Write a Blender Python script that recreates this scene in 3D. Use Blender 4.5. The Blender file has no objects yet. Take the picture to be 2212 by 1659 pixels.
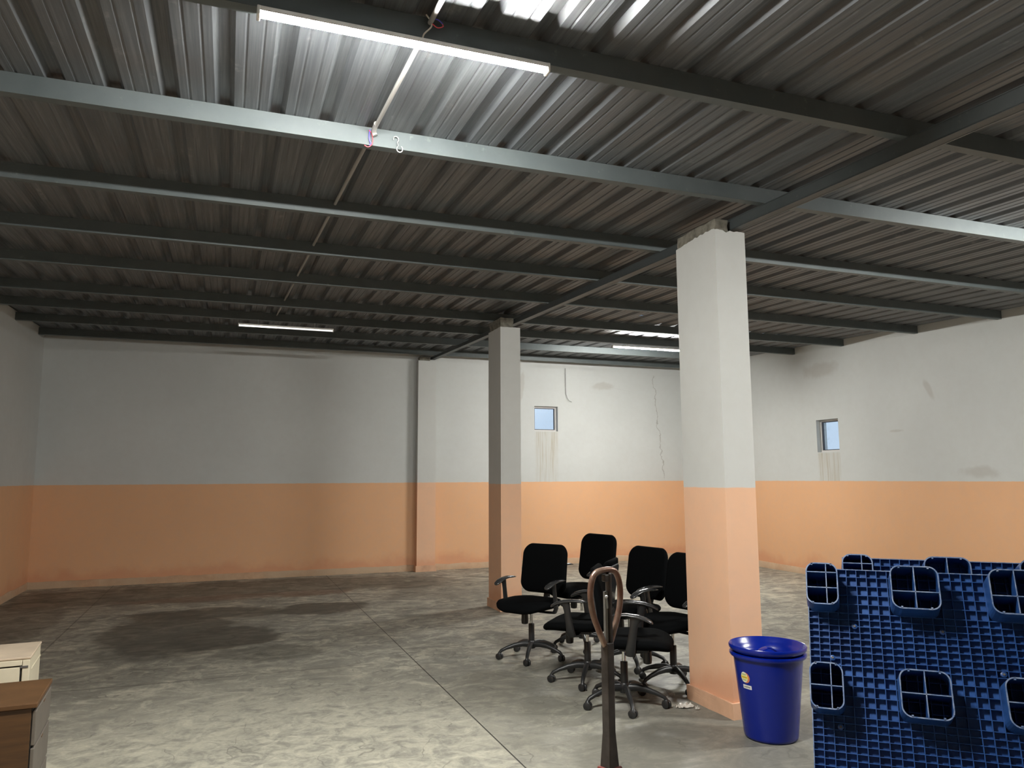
import bpy, bmesh, math, random
from mathutils import Vector, Matrix, noise
PI = math.pi
sc = bpy.context.scene
COL = sc.collection

# ------------------------------------------------------------------ camera
cam_d = bpy.data.cameras.new('camera')
cam = bpy.data.objects.new('camera', cam_d)
COL.objects.link(cam)
cam_d.sensor_fit = 'HORIZONTAL'
cam_d.sensor_width = 36.0
cam_d.lens = 26.745
cam_d.clip_start = 0.02
Rv = Vector((0.9370667, -0.3491150, -0.0049790))
Uv = Vector((-0.0380975, -0.1164127, 0.9924700))
Fv = Vector((0.3470657, 0.9298208, 0.1223869))
m = Matrix((Rv, Uv, -Fv)).transposed().to_4x4()
m.translation = Vector((0, 0, 1.54))
cam.matrix_world = m
sc.camera = cam

# ------------------------------------------------------------------ sky outside the vents
wd = bpy.data.worlds.new('world')
sc.world = wd
wd.use_nodes = True
bg = wd.node_tree.nodes['Background']
bg.inputs[0].default_value = (0.66, 0.82, 0.98, 1)
bg.inputs[1].default_value = 0.28

# ------------------------------------------------------------------ exposure
vs = sc.view_settings
vs.view_transform = 'Standard'
vs.look = 'None'
vs.gamma = 1
vs.use_curve_mapping = False
vs.exposure = 1.68
LAMP_NEAR = 450.0      # radiance of the lit tubes over the near bay
LAMP_FAR = 325.0       # radiance of the lit tube in the far bay
LAMP_DIM = .95         # failing tube
try:
    sc.cycles.use_denoising = True
    sc.cycles.max_bounces = 6
    sc.cycles.diffuse_bounces = 3
    sc.cycles.glossy_bounces = 3
    sc.cycles.use_adaptive_sampling = True
    sc.cycles.adaptive_threshold = 0.03
    sc.cycles.sample_clamp_indirect = 6
except Exception:
    pass

# ------------------------------------------------------------------ helpers
def tag(o, label=None, cat=None, group=None, kind=None):
    if label: o['label'] = label
    if cat: o['category'] = cat
    if group: o['group'] = group
    if kind: o['kind'] = kind
    return o

def empty(name, loc=(0, 0, 0), rz=0):
    o = bpy.data.objects.new(name, None)
    o.empty_display_size = 0.05
    o.location = loc
    o.rotation_euler = (0, 0, rz)
    COL.objects.link(o)
    return o

def obj(name, bm, mat, parent=None, smooth=False, loc=None, rot=None, bevel=0, sub=0, angle=40):
    bmesh.ops.recalc_face_normals(bm, faces=bm.faces)
    me = bpy.data.meshes.new(name)
    bm.to_mesh(me)
    bm.free()
    if isinstance(mat, (list, tuple)):
        for mm in mat: me.materials.append(mm)
    else:
        me.materials.append(mat)
    if smooth:
        for p in me.polygons: p.use_smooth = True
        if smooth == 'auto':
            try: me.set_sharp_from_angle(angle=math.radians(angle))
            except Exception: pass
    o = bpy.data.objects.new(name, me)
    COL.objects.link(o)
    if loc is not None: o.location = loc
    if rot is not None: o.rotation_euler = rot
    if parent: o.parent = parent
    if bevel:
        b = o.modifiers.new('bevel', 'BEVEL'); b.width = bevel; b.segments = 2; b.limit_method = 'ANGLE'
        b.angle_limit = math.radians(35)
    if sub:
        s = o.modifiers.new('sub', 'SUBSURF'); s.levels = sub; s.render_levels = sub
    return o

def box(bm, x0, x1, y0, y1, z0, z1, M=None, mi=0):
    vs_ = [bm.verts.new((x, y, z)) for z in (z0, z1) for y in (y0, y1) for x in (x0, x1)]
    if M is not None:
        for v in vs_: v.co = M @ v.co
    fs = [(0, 1, 3, 2), (4, 6, 7, 5), (0, 4, 5, 1), (2, 3, 7, 6), (0, 2, 6, 4), (1, 5, 7, 3)]
    out = []
    for f in fs:
        ff = bm.faces.new([vs_[i] for i in f]); ff.material_index = mi; out.append(ff)
    return out

def sweep(bm, pts, rad, seg=12, closed=False, flat=None, up=None, cap=True, mi=0):
    """tube along pts; rad number or list; flat = (ra, rb) per point for an elliptical section"""
    P = [Vector(p) for p in pts]
    n = len(P)
    if not isinstance(rad, (list, tuple)): rad = [rad] * n
    rings = []
    prev = None
    for i in range(n):
        if closed: t = (P[(i + 1) % n] - P[i - 1])
        elif i == 0: t = P[1] - P[0]
        elif i == n - 1: t = P[-1] - P[-2]
        else: t = (P[i + 1] - P[i]).normalized() + (P[i] - P[i - 1]).normalized()
        t.normalize()
        if up is not None: a = Vector(up)
        elif prev is not None: a = prev
        else: a = Vector((0, 0, 1)) if abs(t.z) < .9 else Vector((1, 0, 0))
        b = a - t * a.dot(t)
        if b.length < 1e-5: b = Vector((1, 0, 0)) - t * t.x
        b.normalize(); c = t.cross(b); prev = b
        ra, rb = (rad[i] if isinstance(rad[i], (tuple, list)) else (rad[i], rad[i]))
        rings.append([bm.verts.new(P[i] + b * (math.cos(2 * PI * k / seg) * ra) + c * (math.sin(2 * PI * k / seg) * rb)) for k in range(seg)])
    m_ = n if closed else n - 1
    for i in range(m_):
        A, B = rings[i], rings[(i + 1) % n]
        for k in range(seg):
            f = bm.faces.new((A[k], A[(k + 1) % seg], B[(k + 1) % seg], B[k])); f.material_index = mi
    if cap and not closed:
        f = bm.faces.new(rings[0][::-1]); f.material_index = mi
        f = bm.faces.new(rings[-1]); f.material_index = mi

def lathe(bm, prof, seg=32, cx=0, cy=0, mi=0, cap_a=True, cap_b=True):
    rings = [[bm.verts.new((cx + r * math.cos(2 * PI * k / seg), cy + r * math.sin(2 * PI * k / seg), z)) for k in range(seg)] for r, z in prof]
    for A, B in zip(rings, rings[1:]):
        for k in range(seg):
            f = bm.faces.new((A[k], A[(k + 1) % seg], B[(k + 1) % seg], B[k])); f.material_index = mi
    if cap_a: bm.faces.new(rings[0][::-1]).material_index = mi
    if cap_b: bm.faces.new(rings[-1]).material_index = mi

def rrect(w, h, r, n=6):
    """rounded rectangle outline centred on 0, counter-clockwise"""
    pts = []
    for cx, cy, a0 in ((w/2 - r, h/2 - r, 0), (-w/2 + r, h/2 - r, 90), (-w/2 + r, -h/2 + r, 180), (w/2 - r, -h/2 + r, 270)):
        for i in range(n + 1):
            a = math.radians(a0 + 90 * i / n)
            pts.append((cx + r * math.cos(a), cy + r * math.sin(a)))
    return pts

def bez(p0, p1, p2, p3, n=10):
    p0, p1, p2, p3 = map(Vector, (p0, p1, p2, p3))
    return [p0 * (1-t)**3 + p1 * 3*t*(1-t)**2 + p2 * 3*t*t*(1-t) + p3 * t**3 for t in [i / n for i in range(n + 1)]]

def children_of(o): return [c for c in bpy.data.objects if c.parent == o]

def copy_tree(o, parent=None):
    c = o.copy(); COL.objects.link(c)
    if parent is not None: c.parent = parent
    for ch in children_of(o): copy_tree(ch, c)
    return c

# ------------------------------------------------------------------ materials
class NT:
    def __init__(s, name):
        s.m = bpy.data.materials.new(name); s.m.use_nodes = True
        s.t = s.m.node_tree; s.n = s.t.nodes; s.p = s.n['Principled BSDF']; s.out = s.n['Material Output']
    def add(s, typ, **kw):
        n = s.n.new(typ)
        for k, v in kw.items():
            if k.startswith('_'): n.inputs[k[1:]].default_value = v
            else: setattr(n, k, v)
        return n
    def l(s, a, b): s.t.links.new(a, b)
    def pos(s):
        if not hasattr(s, '_g'):
            s._g = s.add('ShaderNodeNewGeometry')
            s._s = s.add('ShaderNodeSeparateXYZ'); s.l(s._g.outputs['Position'], s._s.inputs[0])
        return s._g.outputs['Position'], s._s
    def math(s, op, a, b=None, c=None, clamp=False):
        n = s.add('ShaderNodeMath', operation=op, use_clamp=clamp)
        for i, v in enumerate((a, b, c)):
            if v is None: continue
            if isinstance(v, (int, float)): n.inputs[i].default_value = v
            else: s.l(v, n.inputs[i])
        return n.outputs[0]
    def noise(s, scale, detail=4, rough=.55, vec=None, dist=0, stretch=None):
        n = s.add('ShaderNodeTexNoise'); n.inputs['Scale'].default_value = scale
        n.inputs['Detail'].default_value = detail; n.inputs['Roughness'].default_value = rough; n.inputs['Distortion'].default_value = dist
        v = vec if vec is not None else s.pos()[0]
        if stretch:
            mp = s.add('ShaderNodeMapping'); mp.inputs['Scale'].default_value = stretch; s.l(v, mp.inputs[0]); v = mp.outputs[0]
        s.l(v, n.inputs['Vector'])
        return n.outputs[0]
    def ramp(s, fac, stops, interp='LINEAR'):
        r = s.add('ShaderNodeValToRGB'); r.color_ramp.interpolation = interp
        e = r.color_ramp.elements
        while len(e) < len(stops): e.new(.5)
        for i, (p, c) in enumerate(stops):
            e[i].position = p; e[i].color = c if len(c) == 4 else (*c, 1)
        s.l(fac, r.inputs[0]); return r.outputs[0]
    def range(s, v, a, b, c=0., d=1., smooth=True):
        n = s.add('ShaderNodeMapRange'); n.interpolation_type = 'SMOOTHSTEP' if smooth else 'LINEAR'
        s.l(v, n.inputs[0])
        for i, x in zip((1, 2, 3, 4), (a, b, c, d)): n.inputs[i].default_value = x
        return n.outputs[0]
    def mix(s, fac, a, b, mode='MIX'):
        n = s.add('ShaderNodeMix', data_type='RGBA', blend_type=mode)
        for sock, v in ((n.inputs[0], fac), (n.inputs[6], a), (n.inputs[7], b)):
            if isinstance(v, (int, float)): sock.default_value = v
            elif isinstance(v, (tuple, list)): sock.default_value = v if len(v) == 4 else (*v, 1)
            else: s.l(v, sock)
        return n.outputs[2]
    def col(s, v):
        if isinstance(v, (tuple, list)): s.p.inputs['Base Color'].default_value = (*v[:3], 1)
        else: s.l(v, s.p.inputs['Base Color'])
    def rough(s, v):
        if isinstance(v, (int, float)): s.p.inputs['Roughness'].default_value = v
        else: s.l(v, s.p.inputs['Roughness'])
    def bump(s, h, strength=.3, dist=.01):
        b = s.add('ShaderNodeBump'); b.inputs['Strength'].default_value = strength; b.inputs['Distance'].default_value = dist
        s.l(h, b.inputs['Height']); s.l(b.outputs[0], s.p.inputs['Normal'])
    def blob(s, cx, cy, rx, ry, wob, soft=.35, ang=0):
        """soft-edged patch of the XY plane, edge broken by the noise value wob"""
        _, S = s.pos()
        dx = s.math('SUBTRACT', S.outputs[0], cx); dy = s.math('SUBTRACT', S.outputs[1], cy)
        a = s.math('DIVIDE', dx, rx); b = s.math('DIVIDE', dy, ry)
        d = s.math('SQRT', s.math('ADD', s.math('MULTIPLY', a, a), s.math('MULTIPLY', b, b)))
        d = s.math('ADD', d, s.math('MULTIPLY', s.math('SUBTRACT', wob, .5), 1.6))
        return s.range(d, 1 + soft, 1 - soft)

def simple(name, color, rough=.5, metal=0, spec=.5, nscale=None, namp=.15, bump=0):
    t = NT(name)
    if nscale:
        v = t.noise(nscale, 5)
        lo = tuple(c * (1 - namp) for c in color); hi = tuple(min(1, c * (1 + namp)) for c in color)
        t.col(t.ramp(v, [(.3, lo), (.7, hi)]))
        if bump: t.bump(v, bump, .004)
    else: t.col(color)
    t.rough(rough)
    t.p.inputs['Metallic'].default_value = metal
    t.p.inputs['Specular IOR Level'].default_value = spec
    return t.m

HO = 1.468
UP = (.56, .575, .56); LOW = (.76, .43, .235)

def paint(name, streaks=(), cracks=(), smudges=(), axis=0, base_damp=True, low=LOW, up=UP):
    """two-tone wall paint; streaks = (pos, zTop, halfwidth) stains under a vent, along world axis 0 or 1"""
    t = NT(name); P, S = t.pos()
    big = t.noise(.7, 4); fine = t.noise(9, 6, .65); edge = t.noise(14, 3)
    zz = t.math('ADD', S.outputs[2], t.math('MULTIPLY', t.math('SUBTRACT', edge, .5), .012))
    fac = t.range(zz, HO - .004, HO + .004)
    cu = t.ramp(big, [(.25, tuple(c * .93 for c in up)), (.75, tuple(c * 1.05 for c in up))])
    cl = t.ramp(big, [(.25, tuple(c * .95 for c in low)), (.75, tuple(c * 1.04 for c in low))])
    c = t.mix(fac, cl, cu)
    c = t.mix(t.range(fine, .3, .8, 0, .12), c, (.42, .40, .36))
    if base_damp:
        dn = t.noise(2.2, 5, .6)
        h = t.math('ADD', S.outputs[2], t.math('MULTIPLY', t.math('SUBTRACT', dn, .5), -.5))
        c = t.mix(t.range(h, .33, .12, 0, .55), c, (.62, .27, .15))
    U = S.outputs[axis]
    for (u0, z0, hw) in streaks:
        n1 = t.noise(1, 4, .6, stretch=((28, 0, 1.2) if axis == 0 else (0, 28, 1.2)))
        w = t.range(t.math('ABSOLUTE', t.math('SUBTRACT', U, u0)), hw, hw * .8)
        zf = t.math('MULTIPLY', t.range(S.outputs[2], z0 + .01, z0 - .02), t.range(S.outputs[2], z0 - 1.2, z0 - .3, .25, 1.))
        k = t.math('MULTIPLY', t.math('MULTIPLY', w, zf), t.range(n1, .42, .72, .12, .75))
        k = t.math('MULTIPLY', k, fac)
        c = t.mix(k, c, (.36, .30, .20))
    for (u0, z0, u1, z1, hw) in cracks:
        wv = t.noise(5, 4, .6)
        ln = t.math('MULTIPLY_ADD', t.math('SUBTRACT', S.outputs[2], z0), (u1 - u0) / (z1 - z0), u0)
        d = t.math('ABSOLUTE', t.math('ADD', t.math('SUBTRACT', U, ln), t.math('MULTIPLY', t.math('SUBTRACT', wv, .5), .22)))
        k = t.math('MULTIPLY', t.range(d, hw, hw * .3), t.math('MULTIPLY', t.range(S.outputs[2], min(z0, z1) - .02, min(z0, z1) + .05), t.range(S.outputs[2], max(z0, z1) + .02, max(z0, z1) - .05)))
        c = t.mix(t.math('MULTIPLY', k, .55), c, (.25, .23, .2))
    for (u0, z0, ru, rz, sl) in smudges:
        wv = t.noise(6, 4)
        dz = t.math('SUBTRACT', S.outputs[2], z0)
        du = t.math('SUBTRACT', t.math('SUBTRACT', U, u0), t.math('MULTIPLY', dz, sl))
        a = t.math('DIVIDE', du, ru); b = t.math('DIVIDE', dz, rz)
        d = t.math('ADD', t.math('SQRT', t.math('ADD', t.math('MULTIPLY', a, a), t.math('MULTIPLY', b, b))), t.math('MULTIPLY', t.math('SUBTRACT', wv, .5), 1.2))
        c = t.mix(t.range(d, 1.2, .5, 0, .4), c, (.36, .33, .29))
    t.col(c); t.rough(.62)
    t.p.inputs['Specular IOR Level'].default_value = .3
    t.bump(t.math('ADD', fine, t.math('MULTIPLY', big, 2)), .12, .01)
    return t.m

M = {}
M['wall_back'] = paint('wall_paint_back', streaks=[(5.43, 2.375, .24)], cracks=[(7.69, 3.5, 7.86, 1.5, .012), (6.3, 3.3, 7.3, 3.15, .008)], smudges=[(6.6, 3.25, .25, .08, 0), (4.95, 3.2, .05, .3, .1)], axis=0)
M['wall_right'] = paint('wall_paint_right', streaks=[(9.3, 1.905, .25)], smudges=[(7.45, 2.68, .05, .15, .45), (8.0, 2.16, .12, .02, 0), (6.8, 1.58, .3, .08, 0), (9.4, 3.2, .4, .12, 0)], axis=1)
M['wall_plain'] = paint('wall_paint_left', axis=1)
M['pillar'] = paint('pillar_paint', axis=1, low=(.78, .47, .30), up=(.57, .58, .56))

def skirt_mat():
    t = NT('skirting_plaster'); n = t.noise(7, 6, .65); b = t.noise(1.5, 3)
    t.col(t.mix(t.range(b, .35, .65, 0, .7), t.ramp(n, [(.3, (.44, .27, .16)), (.7, (.58, .37, .23))]), (.50, .38, .26)))
    t.rough(.8); t.bump(n, .4, .01); return t.m
M['skirt'] = skirt_mat()
M['plinth'] = simple('plinth_plaster', (.62, .37, .235), .75, nscale=6, namp=.14, bump=.3)
M['concrete'] = simple('raw_concrete', (.17, .16, .13), .95, nscale=18, namp=.4, bump=.8)

def floor_mat():
    t = NT('floor_concrete'); P, S = t.pos()
    n1 = t.noise(.55, 5, .6); n2 = t.noise(2.6, 8, .68, dist=1.2, stretch=(1, 1.6, 1)); n3 = t.noise(7.5, 8, .68, dist=1.0); n4 = t.noise(45, 3)
    c = t.ramp(n2, [(.30, (.13, .125, .105)), (.44, (.245, .235, .20)), (.52, (.30, .29, .24)), (.60, (.43, .41, .33)), (.72, (.62, .59, .46))])
    c = t.mix(t.range(n3, .48, .62, 0, .5), c, (.15, .145, .125))
    c = t.mix(t.range(t.noise(3.4, 6, .7, dist=2), .53, .62, 0, .42), c, (.60, .57, .46))
    c = t.mix(t.range(t.noise(.9, 5, .65, dist=.8), .50, .64, 0, .45), c, (.155, .15, .13))
    # dusty worn bay under the lamp, greyer bay to its right
    dust = t.blob(.35, 4.1, 1.5, 2.0, n2, .55)
    c = t.mix(t.math('MULTIPLY', dust, .60), c, t.ramp(n3, [(.40, (.25, .24, .20)), (.50, (.43, .41, .33)), (.60, (.62, .585, .46))]))
    c = t.mix(t.math('MULTIPLY', t.range(n4, .3, .7), .18), c, (.13, .125, .11))
    # greyer slab right of the control joint, deepened by shade painted into the colour
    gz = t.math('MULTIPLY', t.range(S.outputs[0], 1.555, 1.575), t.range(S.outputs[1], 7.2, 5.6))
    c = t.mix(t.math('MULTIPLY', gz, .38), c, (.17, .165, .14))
    c = t.mix(t.math('MULTIPLY', t.blob(2.75, 3.75, 1.0, .9, n1, .3), .62), c, (.12, .115, .10))  # dark patch around the bin, shade painted into the floor
    # damp, dark patches
    wob = t.noise(1.3, 4, .6)
    for (x, y, rx, ry, k) in [(-.55, 8.9, .62, 1.2, .85), (-.1, 9.7, .75, .42, .8), (.05, 8.2, .45, .55, .92), (1.15, 9.6, .5, .42, .92),
                              (-.6, 7.9, .6, .5, .45), (.2, 11.6, 3.2, .9, .65), (.4, 7.35, .5, .3, .4), (3.3, 10.4, 1.1, 1.1, .4), (-2.2, 9.5, .5, 2.6, .5), (2.3, 8.9, .5, .5, .3)]:
        c = t.mix(t.math('MULTIPLY', t.blob(x, y, rx, ry, wob, .13), k), c, (.065, .064, .052))
    c = t.mix(t.math('MULTIPLY', t.blob(.4, 10.9, 1.6, .25, wob, .3), .4), c, (.20, .11, .08))
    # saw-cut joints
    j = t.range(t.math('ABSOLUTE', t.math('SUBTRACT', S.outputs[0], 1.559)), .0065, .003)
    jw = t.math('MULTIPLY', t.math('SUBTRACT', t.noise(1.1, 3), .5), .1)
    j2 = t.math('MULTIPLY', t.range(t.math('ABSOLUTE', t.math('ADD', t.math('SUBTRACT', S.outputs[1], 6.60), jw)), .014, .004), t.range(S.outputs[0], 1.35, 1.1, 0, .6))
    j3 = t.math('MULTIPLY', t.range(t.math('ABSOLUTE', t.math('SUBTRACT', S.outputs[0], -1.49)), .011, .004), .6)
    j4 = t.math('MULTIPLY', t.range(t.math('ABSOLUTE', t.math('SUBTRACT', S.outputs[0], 5.2)), .009, .004), .8)
    jj = t.math('MAXIMUM', t.math('MAXIMUM', j, j2), t.math('MAXIMUM', j3, j4))
    # scribbled trowel scuffs
    v = t.add('ShaderNodeTexVoronoi', feature='DISTANCE_TO_EDGE'); v.inputs['Scale'].default_value = 1.9
    mp = t.add('ShaderNodeVectorMath', operation='ADD'); t.l(P, mp.inputs[0])
    nn = t.add('ShaderNodeTexNoise'); nn.inputs['Scale'].default_value = 1.6; nn.inputs['Detail'].default_value = 3; t.l(P, nn.inputs['Vector'])
    sc_ = t.add('ShaderNodeVectorMath', operation='SCALE'); sc_.inputs['Scale'].default_value = 1.1; t.l(nn.outputs[1], sc_.inputs[0]); t.l(sc_.outputs[0], mp.inputs[1]); t.l(mp.outputs[0], v.inputs['Vector'])
    scf = t.math('MULTIPLY', t.range(v.outputs['Distance'], .013, .004), t.range(t.noise(1.9, 3), .50, .60, 0, .55))
    c = t.mix(scf, c, (.10, .095, .08))
    c = t.mix(jj, c, (.035, .032, .028))
    t.col(c)
    t.rough(t.range(n2, .3, .7, .62, .42))
    t.p.inputs['Specular IOR Level'].default_value = .4
    t.bump(t.math('ADD', t.math('MULTIPLY', n2, .6), t.math('MULTIPLY', n3, .25)), .18, .01)
    return t.m
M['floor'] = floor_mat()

def sheet_mat():
    t = NT('roof_sheet_steel'); P, S = t.pos()
    n = t.noise(1, 6, .7, stretch=(60, 1.2, 1)); n2 = t.noise(1, 4, .6, stretch=(7, .7, 1)); n3 = t.noise(5, 6, .7)
    rust = t.noise(1.6, 4, .6)
    c = t.ramp(n, [(.3, (.100, .108, .116)), (.5, (.125, .134, .143)), (.72, (.19, .20, .205))])
    c = t.mix(t.range(n2, .45, .75, 0, .5), c, (.078, .085, .094))
    c = t.mix(t.range(rust, .50, .72, 0, .35), c, (.135, .120, .110))
    sp = t.math('MULTIPLY', t.range(n3, .56, .70), t.range(t.noise(1, 3, .6, stretch=(18, .35, 1)), .52, .62))
    c = t.mix(t.math('MULTIPLY', sp, .4), c, (.34, .34, .33))
    t.col(c); t.rough(t.range(n, .3, .7, .56, .42)); t.p.inputs['Metallic'].default_value = .25
    t.bump(n, .12, .004)
    return t.m
M['sheet'] = sheet_mat()

def beam_mat(name, c0, c1):
    t = NT(name); n = t.noise(3, 6, .65); s = t.noise(14, 5, .7)
    c = t.ramp(n, [(.3, c0), (.7, c1)])
    c = t.mix(t.range(s, .60, .78, 0, .35), c, (.30, .32, .30))
    t.col(c); t.rough(.48); t.p.inputs['Metallic'].default_value = .15; t.bump(s, .08, .003)
    return t.m
M['purlin'] = beam_mat('purlin_grey_paint', (.085, .102, .104), (.115, .132, .134))
M['rafter'] = beam_mat('rafter_grey_paint', (.058, .068, .070), (.078, .088, .090))
M['flange'] = beam_mat('rafter_flange_paint', (.14, .15, .15), (.18, .19, .185))

M['pvc'] = simple('grey_pvc', (.32, .31, .29), .45)
M['white_plastic'] = simple('white_plastic', (.78, .77, .73), .4)
M['wire_red'] = simple('wire_red', (.75, .08, .10), .4)
M['wire_blue'] = simple('wire_blue', (.12, .10, .62), .4)
M['wire_white'] = simple('wire_white', (.75, .70, .60), .4)
M['wire_dark'] = simple('wire_dark', (.09, .085, .08), .6)
M['galv'] = simple('galvanised_wire', (.55, .56, .55), .35, metal=.7)

def emis(name, color, strength):
    t = NT(name); t.col((.8, .8, .78)); t.p.inputs['Emission Color'].default_value = (*color, 1); t.p.inputs['Emission Strength'].default_value = strength; t.rough(.4)
    return t.m
M['tube_near'] = emis('lit_diffuser', (1.0, .995, .95), LAMP_NEAR)
M['tube_far'] = emis('lit_diffuser_far', (1.0, .995, .95), LAMP_FAR)
M['tube_dim'] = emis('dim_diffuser', (1.0, .96, .82), LAMP_DIM)
M['tube_off'] = emis('faint_diffuser', (1.0, .97, .90), LAMP_DIM * .42)

def glass_mat():
    t = NT('dusty_vent_glass'); n = t.noise(22, 5, .7)
    tr = t.add('ShaderNodeBsdfTransparent'); tr.inputs[0].default_value = (.95, .97, 1, 1)
    df = t.add('ShaderNodeBsdfGlossy'); df.inputs[0].default_value = (.5, .55, .6, 1); df.inputs['Roughness'].default_value = .25
    mx = t.add('ShaderNodeMixShader'); t.l(t.range(n, .56, .68, .03, .34), mx.inputs[0]); t.l(tr.outputs[0], mx.inputs[1]); t.l(df.outputs[0], mx.inputs[2])
    t.l(mx.outputs[0], t.out.inputs[0]); return t.m
M['glass'] = glass_mat()
M['vent_frame'] = simple('vent_frame_paint', (.58, .56, .54), .5)
M['vent_rebate'] = simple('dark_vent_rebate', (.06, .06, .07), .6)

M['fabric'] = simple('black_fabric', (.0032, .0036, .0040), .95, spec=.05, nscale=260, namp=.3)
M['blackplastic'] = simple('black_plastic', (.014, .014, .0145), .36, spec=.5)
M['baseplastic'] = simple('black_nylon_base', (.016, .0165, .017), .42, spec=.5)
M['armplastic'] = simple('dark_arm_pad_plastic', (.030, .030, .031), .24, spec=.7)
M['chrome'] = simple('chrome_stem', (.65, .65, .63), .18, metal=1)

# ------------------------------------------------------------------ the shell
L, R, D, NEAR = -2.596, 8.665, 12.766, -4.2
ZP0, ZPS = 3.19, .034
zp = lambda y: ZP0 + ZPS * y           # underside of the purlins
PH = .100                              # purlin height
zs = lambda y: zp(y) + PH              # sheet pans

bm = bmesh.new(); box(bm, L - .2, R + .2, NEAR - .2, D + .2, -.15, 0)
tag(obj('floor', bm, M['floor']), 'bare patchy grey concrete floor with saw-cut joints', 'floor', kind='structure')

def wall_mesh(p0, p1, thick_dir, hole=None, zt0=None, zt1=None, T=.2, zc=None):
    """wall from p0 to p1 (xy), inner face on that line, thickness outward; hole = (u0,u1,z0,z1)"""
    bm = bmesh.new()
    p0 = Vector((*p0, 0)); p1 = Vector((*p1, 0)); L_ = (p1 - p0).length; d = (p1 - p0) / L_; o = Vector((*thick_dir, 0)) * T
    zt = lambda u: zt0 + (zt1 - zt0) * u / L_
    us = [0, L_] if not hole else [0, hole[0], hole[1], L_]
    def pt(u, z, k): return p0 + d * u + o * k + Vector((0, 0, z))
    cells = []
    for i in range(len(us) - 1):
        a, b = us[i], us[i + 1]
        if hole and i == 1: cells += [(a, b, 0, hole[2], False), (a, b, hole[3], None, True)]
        else: cells += [(a, b, 0, None, True)]
    for a, b, z0, z1, top in cells:
        za = zt(a) if top else z1; zb = zt(b) if top else z1
        v = [bm.verts.new(x) for x in (pt(a, z0, 0), pt(b, z0, 0), pt(b, zb, 0), pt(a, za, 0), pt(a, z0, 1), pt(b, z0, 1), pt(b, zb, 1), pt(a, za, 1))]
        for f in ((0, 1, 2, 3), (4, 7, 6, 5), (0, 3, 7, 4), (1, 5, 6, 2), (3, 2, 6, 7), (0, 4, 5, 1)):
            bm.faces.new([v[i] for i in f])
    bmesh.ops.remove_doubles(bm, verts=bm.verts, dist=1e-5)
    # drop interior double faces between cells
    seen = {}
    for f in list(bm.faces):
        k = tuple(sorted(v.index for v in f.verts))
    bm.verts.index_update()
    for f in list(bm.faces):
        k = tuple(sorted(v.index for v in f.verts)); seen.setdefault(k, []).append(f)
    kill = [f for fs in seen.values() if len(fs) > 1 for f in fs]
    bmesh.ops.delete(bm, geom=kill, context='FACES_ONLY')
    return bm

W1 = (5.196, 5.658, 2.379, 2.834)      # vent in the back wall x0,x1,z0,z1
W2 = (9.075, 9.535, 1.912, 2.414)      # vent in the right wall y0,y1,z0,z1
top = zs(D) + .02
tag(obj('wall_back', wall_mesh((L - .2, D), (R + .2, D), (0, 1), (W1[0] - L + .2, W1[1] - L + .2, W1[2], W1[3]), top, top), M['wall_back']), 'back wall painted pale grey over peach', 'wall', kind='structure')
tag(obj('wall_right', wall_mesh((R, NEAR), (R, D), (1, 0), (W2[0] - NEAR, W2[1] - NEAR, W2[2], W2[3]), zs(NEAR) + .02, top), M['wall_right']), 'right wall painted pale grey over peach', 'wall', kind='structure')
tag(obj('wall_left', wall_mesh((L, NEAR), (L, D), (-1, 0), None, zs(NEAR) + .02, top), M['wall_plain']), 'left wall painted pale grey over peach', 'wall', kind='structure')
tag(obj('wall_near', wall_mesh((L - .2, NEAR), (R + .2, NEAR), (0, -1), None, zs(NEAR) + .02, zs(NEAR) + .02), M['wall_plain']), 'wall behind the camera, pale grey over peach', 'wall', kind='structure')

def skirting(name, a, b, nrm, h=.10, t=.012, label=''):
    bm = bmesh.new(); a = Vector((*a, 0)); b = Vector((*b, 0)); n = Vector((*nrm, 0)); Ln = (b - a).length; N = int(Ln / .06)
    prev = None
    for i in range(N + 1):
        p = a.lerp(b, i / N); w = noise.noise(p * 4) * .012 + noise.noise(p * 15) * .006
        z = h + w
        ring = [bm.verts.new(x) for x in (p + n * t, p + n * t + Vector((0, 0, z - .006)), p + n * (t * .5) + Vector((0, 0, z)), p - n * .004 + Vector((0, 0, z)))]
        if prev:
            for k in range(3): bm.faces.new((prev[k], ring[k], ring[k + 1], prev[k + 1]))
        prev = ring
    tag(obj(name, bm, M['skirt'], smooth=True), label, 'skirting', kind='structure')
skirting('baseboard_back', (L, D), (R, D), (0, -1), label='rough plaster skirting along the back wall')
skirting('baseboard_right', (R, NEAR), (R, D), (-1, 0), label='rough plaster skirting along the right wall')
skirting('baseboard_left', (L, NEAR), (L, D), (1, 0), label='rough plaster skirting along the left wall')

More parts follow.
